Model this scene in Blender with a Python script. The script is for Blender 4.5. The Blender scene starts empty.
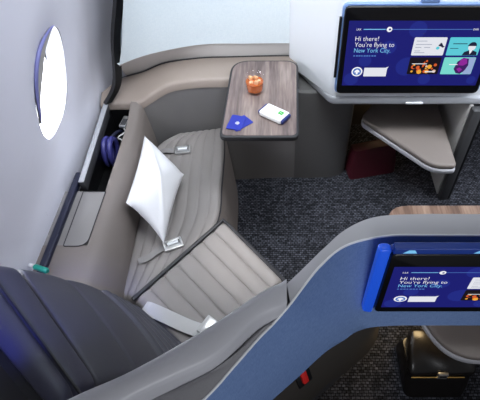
import bpy, bmesh, math, random
from mathutils import Vector, Matrix
random.seed(4)
scene = bpy.context.scene
COL = scene.collection

# ------------------------------------------------------------------ camera
cd = bpy.data.cameras.new('camera'); cam = bpy.data.objects.new('camera', cd); COL.objects.link(cam)
cam.location = (0, 0, 2.2); cam.rotation_euler = (math.radians(41), 0, 0)
cd.sensor_width = 36; cd.lens = 36 * 470 / 480; cd.shift_x = -40 / 480; cd.clip_start = .02
scene.camera = cam

# ------------------------------------------------------------------ light
def lin(c):
    return tuple(((v / 255) / 12.92 if v / 255 <= .04045 else ((v / 255 + .055) / 1.055) ** 2.4) for v in c) + (1,)
w = bpy.data.worlds.new('world'); scene.world = w; w.use_nodes = True
w.node_tree.nodes['Background'].inputs[0].default_value = (.92, .94, 1, 1)
w.node_tree.nodes['Background'].inputs[1].default_value = .16
WINDOW_LIGHT = 14.0
def area(name, loc, target, sx, sy, power, color, spread=180):
    l = bpy.data.lights.new(name, 'AREA'); l.shape = 'RECTANGLE'; l.size = sx; l.size_y = sy; l.energy = power; l.color = color
    l.spread = math.radians(spread)
    o = bpy.data.objects.new(name, l); COL.objects.link(o); o.location = loc
    o.rotation_euler = (Vector(target) - Vector(loc)).to_track_quat('-Z', 'Y').to_euler(); return o
def point(name, loc, power, color, r=.03):
    l = bpy.data.lights.new(name, 'POINT'); l.energy = power; l.color = color; l.shadow_soft_size = r
    o = bpy.data.objects.new(name, l); COL.objects.link(o); o.location = loc; return o
def spot(name, loc, target, power, color, angle, blend=.6, r=.03):
    l = bpy.data.lights.new(name, 'SPOT'); l.energy = power; l.color = color; l.spot_size = math.radians(angle); l.spot_blend = blend; l.shadow_soft_size = r
    o = bpy.data.objects.new(name, l); COL.objects.link(o); o.location = loc
    o.rotation_euler = (Vector(target) - Vector(loc)).to_track_quat('-Z', 'Y').to_euler(); return o
area('ceiling_lamp', (.15, 1.35, 2.75), (.0, 2.2, .95), 1.4, .4, 19, (.90, .96, 1), 110)
area('sidewall_wash_lamp', (-.66, 1.75, 1.86), (-.05, 1.75, .3), .12, 1.5, 3, (.97, .97, 1), 150)
area('wall_fill', (.45, .75, 2.5), (-.95, 1.35, 1.15), .3, .3, 1.3, (.80, .84, 1), 60)  # added fill that brightens the sidewall, no actual fitting
area('aisle_fill', (1.45, 1.5, 2.3), (.75, 1.8, 0), .3, 1.2, 4.5, (.88, .93, 1), 90)  # invented light to lift the carpet on the right
area('aisle_floor_fill', (1.55, 1.75, 1.0), (.75, 1.75, 0), .1, 1.0, 3.0, (.86, .92, 1), 110)  # second added fill, low, for the right-hand floor only
area('partition_fill', (.35, -.9, 1.9), (.25, .6, 1.05), .8, .4, 3.2, (.92, .95, 1), 90)  # added from behind the camera to brighten the blue partition face
spot('reading_lamp', (-.62, .25, 1.95), (-.70, .54, 1.15), 34, (.10, .13, 1), 26)
spot('seat_fill', (.15, 1.45, 2.3), (-.12, 1.22, .47), 100, (1, .95, .9), 20, 1, .05)  # added spot that brightens the seat front
point('front_footwell_lamp', (.70, 2.50, .32), .35, (1, .72, .38))
point('rear_footwell_lamp', (.62, .99, .35), 2.0, (1, .72, .36), .06)
vs = scene.view_settings
vs.view_transform = 'Standard'; vs.look = 'None'; vs.exposure = 0; vs.gamma = 1; vs.use_curve_mapping = False

# ------------------------------------------------------------------ materials
def mat(name, rgb, rough=.5, metal=0, bump=0, bscale=200, var=0, vscale=6, emit=None, estr=1, coat=0, sheen=0, spec=.5):
    m = bpy.data.materials.new(name); m.use_nodes = True; nt = m.node_tree; b = nt.nodes['Principled BSDF']
    c = lin(rgb); b.inputs['Base Color'].default_value = c
    b.inputs['Roughness'].default_value = rough; b.inputs['Metallic'].default_value = metal
    b.inputs['Coat Weight'].default_value = coat; b.inputs['Sheen Weight'].default_value = sheen
    b.inputs['Specular IOR Level'].default_value = spec
    tc = nt.nodes.new('ShaderNodeTexCoord')
    if bump:
        n = nt.nodes.new('ShaderNodeTexNoise'); n.inputs['Scale'].default_value = bscale; n.inputs['Detail'].default_value = 3
        nt.links.new(tc.outputs['Object'], n.inputs['Vector'])
        bp = nt.nodes.new('ShaderNodeBump'); bp.inputs['Strength'].default_value = bump; bp.inputs['Distance'].default_value = .002
        nt.links.new(n.outputs['Fac'], bp.inputs['Height']); nt.links.new(bp.outputs['Normal'], b.inputs['Normal'])
    if var:
        n = nt.nodes.new('ShaderNodeTexNoise'); n.inputs['Scale'].default_value = vscale; n.inputs['Detail'].default_value = 4
        nt.links.new(tc.outputs['Object'], n.inputs['Vector'])
        r = nt.nodes.new('ShaderNodeMapRange'); r.inputs[3].default_value = 1 - var; r.inputs[4].default_value = 1 + var
        nt.links.new(n.outputs['Fac'], r.inputs[0])
        h = nt.nodes.new('ShaderNodeHueSaturation'); h.inputs['Color'].default_value = c
        nt.links.new(r.outputs[0], h.inputs['Value']); nt.links.new(h.outputs['Color'], b.inputs['Base Color'])
    if emit:
        b.inputs['Emission Color'].default_value = lin(emit); b.inputs['Emission Strength'].default_value = estr
    return m
def glow(name, rgb, s=1.0):          # lit screen pixels, window daylight and painted rail reflections
    return mat(name, (6, 6, 8), .35, emit=rgb, estr=s, spec=.2)
M = {}
M['wall'] = mat('sidewall_plastic', (230, 230, 242), .55, var=.02)
M['panel'] = None
M['taupe'] = mat('taupe_leatherette', (118, 110, 106), .5, bump=.15, bscale=300, var=.04)
M['grey_band'] = mat('warm_grey_trim', (192, 188, 186), .45)
M['console'] = mat('grey_console_plastic', (130, 127, 127), .45, bump=.05)
M['white'] = mat('white_console_plastic', (236, 239, 244), .4)
M['rimwhite'] = mat('pale_rim_plastic', (170, 172, 178), .4)
M['dark'] = mat('dark_grey_plastic', (62, 62, 66), .5, bump=.08)
M['footwall'] = mat('charcoal_lower_wall', (112, 110, 110), .6, var=.03)
M['lowwall'] = mat('dark_lower_wall', (92, 91, 91), .6, var=.03)
M['black'] = mat('black_plastic', (14, 14, 16), .35)
M['navy'] = mat('navy_trim', (26, 30, 54), .45)
M['seat'] = mat('grey_leather', (134, 129, 127), .48, bump=.25, bscale=260, var=.06, vscale=9)
M['seatback'] = mat('shaded_leather', (68, 68, 77), .5, bump=.25, bscale=260, var=.06, vscale=9)  # seat leather darkened so the backrest looks shaded
M['headrest'] = mat('navy_leather', (58, 59, 78), .45, bump=.2, bscale=260)
M['seam'] = mat('dark_piping', (40, 40, 44), .55)
M['pillow'] = mat('white_cotton', (218, 218, 222), .85, bump=.3, bscale=120, sheen=.2)
M['webbing'] = mat('pale_grey_webbing', (190, 190, 190), .6, bump=.3, bscale=400)
M['steel'] = mat('brushed_steel', (205, 205, 205), .32, .85)
M['cap'] = mat('grey_cap_plastic', (184, 184, 190), .42, bump=.04)
M['capedge'] = mat('white_edge_strip', (228, 230, 234), .35)
M['slope'] = mat('speckled_grey_plastic', (150, 149, 152), .55, bump=.3, bscale=500, var=.1, vscale=200)
M['underside'] = mat('taupe_underside', (104, 98, 92), .5)
M['lower'] = mat('dark_taupe_base', (66, 62, 58), .55, bump=.1)
M['bezel'] = mat('black_bezel', (10, 10, 13), .28)
M['ottoman'] = mat('taupe_cushion', (126, 117, 112), .55, bump=.15, bscale=260)
M['maroon'] = mat('maroon_leather', (70, 14, 28), .5, bump=.3, bscale=90)
M['blackleather'] = mat('black_leather', (24, 21, 20), .3, bump=.3, bscale=60)
M['gold'] = mat('polished_gold', (214, 170, 96), .3, 1)
M['red'] = mat('red_plastic', (205, 30, 28), .45)
M['teal'] = mat('teal_plastic', (22, 150, 130), .4)
M['bluecard'] = mat('blue_card', (24, 40, 150), .5)
M['paper'] = mat('white_paper', (238, 238, 236), .6)
M['green'] = mat('green_print', (30, 165, 50), .5)
M['bluecase'] = mat('navy_case', (30, 44, 110), .4)
M['hpblue'] = mat('violet_blue_leather', (56, 56, 122), .45)
M['postgrey'] = mat('dark_post', (66, 66, 68), .4)
M['liplilac'] = mat('blue_lit_blind_lip', (120, 122, 176), .45)  # bluish light on the lip is put into this colour
M['ledge'] = mat('warm_taupe_leatherette', (146, 134, 126), .5, bump=.15, bscale=300, var=.04)
M['pale'] = mat('pale_grey_panel', (176, 174, 172), .5)

def nodes(name):
    m = bpy.data.materials.new(name); m.use_nodes = True; return m, m.node_tree, m.node_tree.nodes['Principled BSDF']
def math_node(nt, op, a, b=None):
    n = nt.nodes.new('ShaderNodeMath'); n.operation = op
    for i, v in enumerate((a, b)):
        if v is None: continue
        if isinstance(v, (int, float)): n.inputs[i].default_value = v
        else: nt.links.new(v, n.inputs[i])
    return n.outputs[0]
def ramp(nt, fac, stops):
    r = nt.nodes.new('ShaderNodeValToRGB'); e = r.color_ramp.elements
    while len(e) < len(stops): e.new(.5)
    for q, (p, c) in zip(e, stops): q.position = p; q.color = lin(c)
    nt.links.new(fac, r.inputs[0]); return r.outputs[0]
def noise(nt, vec, scale, detail=3, sc=None):
    if sc:
        mp = nt.nodes.new('ShaderNodeMapping'); mp.inputs['Scale'].default_value = sc; nt.links.new(vec, mp.inputs[0]); vec = mp.outputs[0]
    n = nt.nodes.new('ShaderNodeTexNoise'); n.inputs['Scale'].default_value = scale; n.inputs['Detail'].default_value = detail
    nt.links.new(vec, n.inputs['Vector']); return n.outputs['Fac']
def weave(name, base, light, cell, wob, amount, rough=.9, bump=.5, patch=.4):
    """woven cloth: two crossed sets of threads whose brightness varies from stitch to stitch"""
    m, nt, b = nodes(name)
    tc = nt.nodes.new('ShaderNodeTexCoord'); v = tc.outputs['Object']
    br = nt.nodes.new('ShaderNodeTexBrick'); nt.links.new(v, br.inputs['Vector'])
    br.offset = .5; br.inputs['Scale'].default_value = 1; br.inputs['Brick Width'].default_value = cell * 1.5; br.inputs['Row Height'].default_value = cell
    br.inputs['Mortar Size'].default_value = cell * .16; br.inputs['Mortar Smooth'].default_value = .6
    br.inputs['Color1'].default_value = (1, 1, 1, 1); br.inputs['Color2'].default_value = (.25, .25, .25, 1); br.inputs['Mortar'].default_value = (0, 0, 0, 1)
    bw = nt.nodes.new('ShaderNodeRGBToBW'); nt.links.new(br.outputs['Color'], bw.inputs[0])
    n1 = noise(nt, v, wob, 2); n2 = noise(nt, v, 5, 2)
    k = math_node(nt, 'MULTIPLY', bw.outputs[0], math_node(nt, 'POWER', n1, 1.6))
    k = math_node(nt, 'MULTIPLY', k, amount)
    k = math_node(nt, 'MULTIPLY', k, math_node(nt, 'ADD', 1 - patch / 2, math_node(nt, 'MULTIPLY', n2, patch)))
    col = ramp(nt, k, [(0, base), (1, light)])
    nt.links.new(col, b.inputs['Base Color']); b.inputs['Roughness'].default_value = rough; b.inputs['Specular IOR Level'].default_value = .15
    bp = nt.nodes.new('ShaderNodeBump'); bp.inputs['Strength'].default_value = bump; bp.inputs['Distance'].default_value = .004
    nt.links.new(bw.outputs[0], bp.inputs['Height']); nt.links.new(bp.outputs['Normal'], b.inputs['Normal'])
    return m
M['carpet'] = weave('woven_carpet', (5, 5, 7), (114, 116, 128), .0135, 80, 1.6)
def cloth(name, c1, c2, rough=.7):
    m, nt, b = nodes(name)
    tc = nt.nodes.new('ShaderNodeTexCoord'); v = tc.outputs['Object']
    n1 = noise(nt, v, 60, 3, (1, 1, 6)); n2 = noise(nt, v, 60, 3, (6, 6, 1)); n3 = noise(nt, v, 2, 2)
    k = math_node(nt, 'MULTIPLY', math_node(nt, 'ADD', math_node(nt, 'ADD', n1, n2), n3), .333)
    nt.links.new(ramp(nt, k, [(.3, c1), (.7, c2)]), b.inputs['Base Color']); b.inputs['Roughness'].default_value = rough
    return m
M['panel'] = cloth('pale_woven_panel', (206, 218, 226), (226, 234, 238))
M['blue'] = cloth('blue_woven_panel', (84, 112, 164), (124, 150, 194))
def wood(name, cs, sc):
    m, nt, b = nodes(name)
    tc = nt.nodes.new('ShaderNodeTexCoord'); v = tc.outputs['Object']
    n1 = noise(nt, v, 3.0, 5, sc); n2 = noise(nt, v, 14, 4, sc)
    k = math_node(nt, 'ADD', math_node(nt, 'MULTIPLY', n1, .65), math_node(nt, 'MULTIPLY', n2, .35))
    nt.links.new(ramp(nt, k, [(.30, cs[0]), (.45, cs[1]), (.55, cs[2]), (.72, cs[3])]), b.inputs['Base Color'])
    b.inputs['Roughness'].default_value = .38
    return m
M['tablewood'] = wood('grey_wood_laminate', [(70, 60, 60), (106, 92, 90), (128, 113, 108), (158, 143, 136)], (9, .7, 1))
M['shelfwood'] = wood('brown_wood_laminate', [(86, 64, 52), (124, 96, 80), (148, 120, 102), (176, 148, 128)], (9, .7, 1))
def glassm(name, col, ior=1.45, rough=0):
    m, nt, b = nodes(name)
    b.inputs['Base Color'].default_value = col; b.inputs['Transmission Weight'].default_value = 1; b.inputs['IOR'].default_value = ior; b.inputs['Roughness'].default_value = rough
    return m
m_, nt_, b_ = nodes('clear_glass'); tr_ = nt_.nodes.new('ShaderNodeBsdfTransparent'); gl_ = nt_.nodes.new('ShaderNodeBsdfGlossy'); mx_ = nt_.nodes.new('ShaderNodeMixShader'); lw_ = nt_.nodes.new('ShaderNodeLayerWeight')
gl_.inputs['Roughness'].default_value = .03; lw_.inputs['Blend'].default_value = .12
nt_.links.new(math_node(nt_, 'ADD', math_node(nt_, 'MULTIPLY', lw_.outputs['Facing'], .45), .03), mx_.inputs[0]); nt_.links.new(tr_.outputs[0], mx_.inputs[1]); nt_.links.new(gl_.outputs[0], mx_.inputs[2]); nt_.links.new(mx_.outputs[0], nt_.nodes['Material Output'].inputs[0])
M['glass'] = m_
M['whisky'] = mat('amber_drink', (230, 118, 30), .06); M['whisky'].node_tree.nodes['Principled BSDF'].inputs['Transmission Weight'].default_value = .5
M['ice'] = mat('ice', (246, 190, 140), .1); M['ice'].node_tree.nodes['Principled BSDF'].inputs['Transmission Weight'].default_value = .25
M['pane'] = glassm('window_acrylic', (1, 1, 1, 1), 1.1)
M['sky'] = glow('bright_daylight', (244, 248, 255), WINDOW_LIGHT)
M['bluestrip'] = mat('blue_light_strip', (30, 80, 205), .3, emit=(30, 86, 215), estr=.42)
M['bluehouse'] = mat('blue_screen_housing', (34, 64, 150), .35)
M['palehouse'] = mat('pale_blue_housing', (118, 146, 196), .35)
G = {}
for k, c, s in [('navy', (27, 29, 112), 1), ('dim', (44, 62, 150), 1), ('bub', (33, 42, 130), 1), ('white', (244, 244, 250), 1), ('sky', (120, 190, 235), 1), ('mid', (80, 120, 190), 1),
             ('paper', (226, 228, 236), 1), ('teal', (92, 200, 214), 1), ('black', (24, 18, 26), 1), ('orange', (214, 92, 44), 1), ('cream', (226, 190, 170), 1), ('purple', (140, 40, 150), 1),
             ('violet', (64, 30, 96), 1), ('ink', (30, 34, 60), 1), ('grey', (150, 156, 176), 1), ('aqua', (120, 215, 205), 1), ('lilac', (150, 170, 210), 1), ('yellow', (240, 170, 60), 1)]:
    G[k] = glow('screen_' + k, c, s)

# ------------------------------------------------------------------ helpers
def tag(o, label=None, cat=None, group=None, kind=None):
    if label: o['label'] = label
    if cat: o['category'] = cat
    if group: o['group'] = group
    if kind: o['kind'] = kind
    return o
def empty(name, loc, label, cat, group=None):
    o = bpy.data.objects.new(name, None); COL.objects.link(o); o.location = loc; o.empty_display_size = .05
    return tag(o, label, cat, group)
def build(name, bm, mats, parent=None, smooth=True, angle=35, recalc=True):
    if recalc: bmesh.ops.recalc_face_normals(bm, faces=bm.faces[:])
    me = bpy.data.meshes.new(name); bm.to_mesh(me); bm.free()
    for m in (mats if isinstance(mats, (list, tuple)) else [mats]): me.materials.append(m)
    if smooth:
        for p in me.polygons: p.use_smooth = True
        me.set_sharp_from_angle(angle=math.radians(angle))
    o = bpy.data.objects.new(name, me); COL.objects.link(o)
    if parent is not None:
        o.parent = parent; o.matrix_parent_inverse = Matrix.Translation(-Vector(parent.location)) if parent.parent is None else Matrix.Identity(4)
        if parent.type == 'MESH': o.matrix_parent_inverse = Matrix.Identity(4)
    return o
# every mesh is written in world coordinates; children of an Empty get the Empty's inverse so they stay put
def new(): return bmesh.new()
def round_poly(pts, r, n=6):
    out = []; N = len(pts)
    for i in range(N):
        p = Vector(pts[i]); a = Vector(pts[i - 1]); b = Vector(pts[(i + 1) % N])
        rr = r[i] if isinstance(r, (list, tuple)) else r
        if rr <= 0: out.append(tuple(p)); continue
        u = (a - p); v = (b - p); d = min(rr, u.length * .49, v.length * .49)
        s = p + u.normalized() * d; e = p + v.normalized() * d
        for k in range(n + 1):
            t = k / n; out.append(tuple(s * (1 - t) ** 2 + p * 2 * t * (1 - t) + e * t * t))
    return out
def prism(bm, poly, z0, z1, bevel=0, mi=0, seg=3, bottom=True):
    """upright prism with rolled top and bottom edges"""
    N = len(poly); A = sum(poly[i][0] * poly[(i + 1) % N][1] - poly[(i + 1) % N][0] * poly[i][1] for i in range(N))
    if A < 0: poly = poly[::-1]
    def inset(d):
        res = []
        for i in range(N):
            p = Vector(poly[i][:2]); a = Vector(poly[i - 1][:2]); b = Vector(poly[(i + 1) % N][:2])
            e1 = (p - a); e2 = (b - p)
            if e1.length < 1e-9: e1 = e2
            if e2.length < 1e-9: e2 = e1
            n1 = Vector((-e1.y, e1.x)).normalized(); n2 = Vector((-e2.y, e2.x)).normalized()
            n = n1 + n2; n = n.normalized() if n.length > 1e-6 else n1
            k = max(.5, n.dot(n1)); res.append(p + n * d / k)
        return res
    levels = []
    if bevel:
        for k in range(seg + 1):
            t = k / seg * math.pi / 2; levels.append((bevel * (1 - math.sin(t)), z0 + bevel * (1 - math.cos(t))))
        for k in range(seg + 1):
            t = k / seg * math.pi / 2; levels.append((bevel * (1 - math.cos(t)), z1 - bevel * (1 - math.sin(t))))
    else: levels = [(0, z0), (0, z1)]
    rings = []
    for d, z in levels: rings.append([bm.verts.new((p.x, p.y, z)) for p in inset(d)])
    fs = []
    for a, b in zip(rings, rings[1:]):
        for i in range(N): fs.append(bm.faces.new((a[i], a[(i + 1) % N], b[(i + 1) % N], b[i])))
    fs.append(bm.faces.new(rings[-1])); fs.append(bm.faces.new(rings[0][::-1]))
    for f in fs: f.material_index = mi
    return rings
def box(bm, c, s, bevel=0, rot=None, mi=0, seg=2):
    b2 = bmesh.new(); bmesh.ops.create_cube(b2, size=1)
    for v in b2.verts: v.co = Vector((v.co.x * s[0], v.co.y * s[1], v.co.z * s[2]))
    if bevel: bmesh.ops.bevel(b2, geom=b2.edges[:], offset=bevel, segments=seg, affect='EDGES', profile=.5)
    R = rot if rot is not None else Matrix.Identity(3)
    mp = {}
    for v in b2.verts: mp[v] = bm.verts.new(R @ v.co + Vector(c))
    for f in b2.faces:
        try: q = bm.faces.new([mp[v] for v in f.verts]); q.material_index = mi
        except ValueError: pass
    b2.free()
def rotz(a): return Matrix.Rotation(a, 3, 'Z')
def frame(fx, fy):
    x = Vector(fx).normalized(); y = Vector(fy); y = (y - x * y.dot(x)).normalized(); z = x.cross(y)
    return Matrix((x, y, z)).transposed()
def loft(bm, rows, closed=False, mi=0, cap=False):
    vs_ = [[bm.verts.new(p) for p in r] for r in rows]
    for a, b in zip(vs_, vs_[1:]):
        n = len(a)
        for i in range(n if closed else n - 1):
            f = bm.faces.new((a[i], a[(i + 1) % n], b[(i + 1) % n], b[i])); f.material_index = mi
    if cap and closed:
        bm.faces.new(vs_[0][::-1]).material_index = mi; bm.faces.new(vs_[-1]).material_index = mi
    return vs_
def tube(bm, pts, r, n=8, mi=0, cap=True):
    pts = [Vector(p) for p in pts]; rows = []; up = Vector((0, 0, 1)); prev = None
    for i, p in enumerate(pts):
        t = (pts[min(i + 1, len(pts) - 1)] - pts[max(i - 1, 0)]).normalized()
        a = prev if prev is not None else (up if abs(t.z) < .9 else Vector((1, 0, 0)))
        x = (a - t * a.dot(t)).normalized(); prev = x; y = t.cross(x)
        rr = r[i] if isinstance(r, (list, tuple)) else r
        rows.append([p + (x * math.cos(k * 2 * math.pi / n) + y * math.sin(k * 2 * math.pi / n)) * rr for k in range(n)])
    loft(bm, rows, True, mi, cap)
def smooth_path(pts, n=8):
    P = [Vector(p) for p in pts]; out = []
    for i in range(len(P) - 1):
        p0 = P[max(i - 1, 0)]; p1 = P[i]; p2 = P[i + 1]; p3 = P[min(i + 2, len(P) - 1)]
        for k in range(n):
            t = k / n
            out.append(.5 * ((2 * p1) + (p2 - p0) * t + (2 * p0 - 5 * p1 + 4 * p2 - p3) * t * t + (3 * p1 - p0 - 3 * p2 + p3) * t ** 3))
    out.append(P[-1]); return out
def ribbon(bm, path, wdir, width, th, mi=0):
    path = [Vector(p) for p in path]; W = Vector(wdir).normalized() * width / 2; rows = []
    for i, p in enumerate(path):
        t = (path[min(i + 1, len(path) - 1)] - path[max(i - 1, 0)]).normalized(); n = t.cross(W).normalized() * th / 2
        rows.append([p - W - n, p + W - n, p + W + n, p - W + n])
    loft(bm, rows, True, mi, True)
def slab(bm, P, nu, nv, h, th, mi=0):
    """padded sheet: P(s,t) is its skin, h(s,t) lifts it along the normal, th is its depth"""
    e = 1e-3; top = []; bot = []
    for i in range(nu + 1):
        ra = []; rb = []
        for j in range(nv + 1):
            s = i / nu; t = j / nv; p = Vector(P(s, t))
            du = Vector(P(min(s + e, 1), t)) - Vector(P(max(s - e, 0), t)); dv = Vector(P(s, min(t + e, 1))) - Vector(P(s, max(t - e, 0)))
            n = du.cross(dv).normalized()
            ra.append(bm.verts.new(p + n * h(s, t))); rb.append(bm.verts.new(p - n * th))
        top.append(ra); bot.append(rb)
    for i in range(nu):
        for j in range(nv):
            bm.faces.new((top[i][j], top[i + 1][j], top[i + 1][j + 1], top[i][j + 1])).material_index = mi
            bm.faces.new((bot[i][j], bot[i][j + 1], bot[i + 1][j + 1], bot[i + 1][j])).material_index = mi
    rim = [(i, 0) for i in range(nu)] + [(nu, j) for j in range(nv)] + [(i, nv) for i in range(nu, 0, -1)] + [(0, j) for j in range(nv, 0, -1)]
    for k in range(len(rim)):
        a = rim[k]; b = rim[(k + 1) % len(rim)]
        bm.faces.new((top[a[0]][a[1]], bot[a[0]][a[1]], bot[b[0]][b[1]], top[b[0]][b[1]])).material_index = mi
def edge_roll(x, wdt):               # 1 inside, falls to 0 at both ends
    d = min(x, 1 - x) / wdt
    return 1 if d >= 1 else math.sqrt(max(0, 1 - (1 - d) ** 2))
def bilerp(a, b, c, d):               # a(0,0) b(1,0) c(1,1) d(0,1)
    a, b, c, d = map(Vector, (a, b, c, d))
    return lambda s, t: a * (1 - s) * (1 - t) + b * s * (1 - t) + c * s * t + d * (1 - s) * t
def railP(rows):
    """skin through rows of (left point, right point); t runs along rows, s across"""
    L = [Vector(r[0]) for r in rows]; R = [Vector(r[1]) for r in rows]
    def cr(P, t):
        x = t * (len(P) - 1); i = min(int(x), len(P) - 2); f = x - i
        p0 = P[max(i - 1, 0)]; p1 = P[i]; p2 = P[i + 1]; p3 = P[min(i + 2, len(P) - 1)]
        return .5 * ((2 * p1) + (p2 - p0) * f + (2 * p0 - 5 * p1 + 4 * p2 - p3) * f * f + (3 * p1 - p0 - 3 * p2 + p3) * f ** 3)
    return lambda s, t: cr(L, t) * (1 - s) + cr(R, t) * s
def lathe(bm, prof, c, n=32, mi=0):
    rows = [[(c[0] + r * math.cos(k * 2 * math.pi / n), c[1] + r * math.sin(k * 2 * math.pi / n), c[2] + z) for k in range(n)] for r, z in prof]
    loft(bm, rows, True, mi, True)

# ------------------------------------------------------------------ setting: floor, cabin sidewall, windows
bm = new()
bm.faces.new([bm.verts.new(p) for p in ((-1.3, -.4, 0), (2.2, -.4, 0), (2.2, 3.6, 0), (-1.3, 3.6, 0))])
tag(build('floor', bm, M['carpet'], smooth=False), kind='structure')

def wall_x(z):                         # inner face of the fuselage lining
    t = max(0, z - .72); return -.955 + .24 * (t * t / .32 if t < .16 else t - .08)
def superell(a, cy, cz, ry, rz, e=2.6):
    c, s = math.cos(a), math.sin(a)
    return cy + ry * math.copysign(abs(c) ** (2 / e), c), cz + rz * math.copysign(abs(s) ** (2 / e), s)
WIN = [(1.57, 1.09), (.80, 1.09)]
RY, RZ = .172, .218
Z0, Z1 = .50, 1.78
bm = new()
for (cy, cz), (y0, y1) in zip(WIN, ((1.22, 2.6), (-.2, 1.22))):
    NA = 96; rings = []
    angs = [k * 2 * math.pi / NA for k in range(NA)]
    for q in range(25):
        t = (q / 24) ** 1.5; ring = []
        for a in angs:
            hy, hz = superell(a, cy, cz, RY, RZ)
            c, s = math.cos(a), math.sin(a)
            ty = ((y1 - cy) if c > 0 else (y0 - cy)) / c if abs(c) > 1e-6 else 1e9
            tz = ((Z1 - cz) if s > 0 else (Z0 - cz)) / s if abs(s) > 1e-6 else 1e9
            k = min(ty, tz); oy, oz = cy + c * k, cz + s * k
            y, z = hy + (oy - hy) * t, hz + (oz - hz) * t
            d = math.hypot((y - cy) / RY, (z - cz) / RZ)
            dish = .022 * max(0, 1 - (d - 1) / .9) ** 2 if d < 1.9 else 0
            ring.append((wall_x(z) - dish, y, z))
        rings.append(ring)
    loft(bm, rings, True)
tag(build('wall_left', bm, M['wall'], recalc=False), kind='structure')
for n, (cy, cz) in enumerate(WIN):
    root = tag(bpy.data.objects.new('window_%d' % (n + 1), None), kind='structure'); COL.objects.link(root); root.location = (wall_x(cz), cy, cz)
    NA = 64; bm = new(); rows = []
    for q, (dx, k) in enumerate([(.022, 1.0), (.030, .985), (.05, .95), (.075, .90), (.085, .84)]):
        rows.append([(wall_x(superell(a, cy, cz, RY * k, RZ * k)[1]) - dx, *superell(a, cy, cz, RY * k, RZ * k)) for a in [i * 2 * math.pi / NA for i in range(NA)]])
    loft(bm, rows, True); build('window_frame', bm, M['wall'], root)
    bm = new(); loft(bm, [[(wall_x(cz) - d, *superell(i * 2 * math.pi / NA, cy, cz, RY * .86, RZ * .86)) for i in range(NA)] for d in (.088, .091)], True, 0, True)
    build('pane', bm, M['pane'], root)
    bm = new(); loft(bm, [[(wall_x(cz) - d, *superell(i * 2 * math.pi / NA, cy, cz, RY * .98, RZ * .98)) for i in range(NA)] for d in (.098, .104)], True, 0, True)
    build('daylight', bm, M['sky'], root)
    bm = new()                        # pale blind with a lip tinted violet for bluish light showing along the upper rear of the opening
    arc = [math.radians(72 + 118 * i / 20) for i in range(21)]
    o_ = [superell(a, cy, cz, RY * 1.02, RZ * 1.02) for a in arc]; n_ = [superell(a, cy, cz, RY * (1 - .40 * math.sin(math.pi * i / 20)), RZ * (1 - .30 * math.sin(math.pi * i / 20))) for i, a in enumerate(arc)]
    loft(bm, [[(wall_x(z) - d, y, z) for y, z in q] for q, d in ((o_, .012), (n_, .012), (n_, .020), (o_, .020))]); build('blind', bm, M['pale'], root)
    bm = new(); tube(bm, [(wall_x(z) - .010, y, z) for y, z in o_], [.0075 * math.sin(math.pi * min(1, max(.02, i / 20))) ** .5 for i in range(21)], 8); build('blind_lip', bm, M['liplilac'], root)
# dark strip where lining meets console, and a black strip painting the shadow gap beside the front partition
bm = new(); box(bm, (-.915, 1.19, .655), (.03, .62, .03), .006); tag(build('trim_1', bm, M['navy']), kind='structure')
bm = new(); ribbon(bm, smooth_path([(-.895, 1.985, .69), (-.835, 2.035, .78), (-.785, 2.05, 1.01), (-.722, 2.06, 1.207), (-.635, 2.07, 1.5), (-.55, 2.08, 1.76)]), (.6, .5, 0), .036, .03)
tag(build('gap_shadow_strip', bm, M['black']), kind='structure')
# front partition: curved pale panel
FP = smooth_path([(-.79, 2.015, 0), (-.72, 2.082, 0), (-.637, 2.138, 0), (-.50, 2.205, 0), (-.371, 2.245, 0), (-.20, 2.262, 0), (.058, 2.266, 0)], 6)
bm = new()
def shifted(path, d):
    r = []
    for i, p in enumerate(path):
        t = (path[min(i + 1, len(path) - 1)] - path[max(i - 1, 0)]).normalized(); r.append(Vector((p.x - t.y * d, p.y + t.x * d, 0)))
    return r
B = shifted(FP, .05)
def lean(path, z): return [(p.x + max(0, z - .86) * .30 * max(0, min(1, (.06 - p.x) / .87)) ** 2, p.y, z) for p in path]
zs = [.86, 1.0, 1.2, 1.4, 1.6, 1.8, 2.0]
def hem(path): return [(p.x, p.y, .862 + .03 * max(0, -.2 - p.x) / .6) for p in path]
loft(bm, [hem(FP)] + [lean(FP, z) for z in zs[1:]] + [lean(B, z) for z in zs[:0:-1]] + [hem(B), hem(FP)])
tag(build('wall_front', bm, M['panel']), kind='structure')

# ------------------------------------------------------------------ ledge round the nook and the lower front wall (one moulded surround)
sur = empty('nook_surround', (-.3, 2.2, 0), 'taupe leather-look ledge wrapping the bench nook under the pale front panel', 'ledge')
outer = smooth_path([(-.945, 2.06, .70), (-.864, 2.15, .72), (-.735, 2.185, .742), (-.625, 2.232, .765), (-.434, 2.256, .78), (-.278, 2.266, .78), (-.098, 2.275, .78), (.09, 2.28, .78)], 6)
inner = smooth_path([(-.94, 1.985, .675), (-.86, 1.99, .685), (-.74, 1.985, .692), (-.673, 2.005, .72), (-.572, 2.036, .765), (-.437, 2.052, .78), (-.284, 2.061, .78), (-.09, 2.075, .78), (.09, 2.08, .78)], 6)
K3 = min(len(outer), len(inner))
def resamp(path, n):
    d = [0]
    for a, b in zip(path, path[1:]): d.append(d[-1] + (b - a).length)
    out = []; i = 0
    for k in range(n):
        t = d[-1] * k / (n - 1)
        while i < len(d) - 2 and d[i + 1] < t: i += 1
        f = (t - d[i]) / max(1e-9, d[i + 1] - d[i]); out.append(path[i].lerp(path[i + 1], f))
    return out
outer = resamp(outer, 49); inner = resamp(inner, 49)
def off(path, d, dz):
    q = shifted(path, d) if d else path
    return [(a.x, a.y, p.z + dz) for a, p in zip(q, path)]
bm = new()
loft(bm, [off(outer, 0, -.12), off(outer, 0, -.005), off(outer, -.006, 0), off(inner, .022, 0), off(inner, .008, -.005), off(inner, .001, -.018), off(inner, 0, -.05)])
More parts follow.
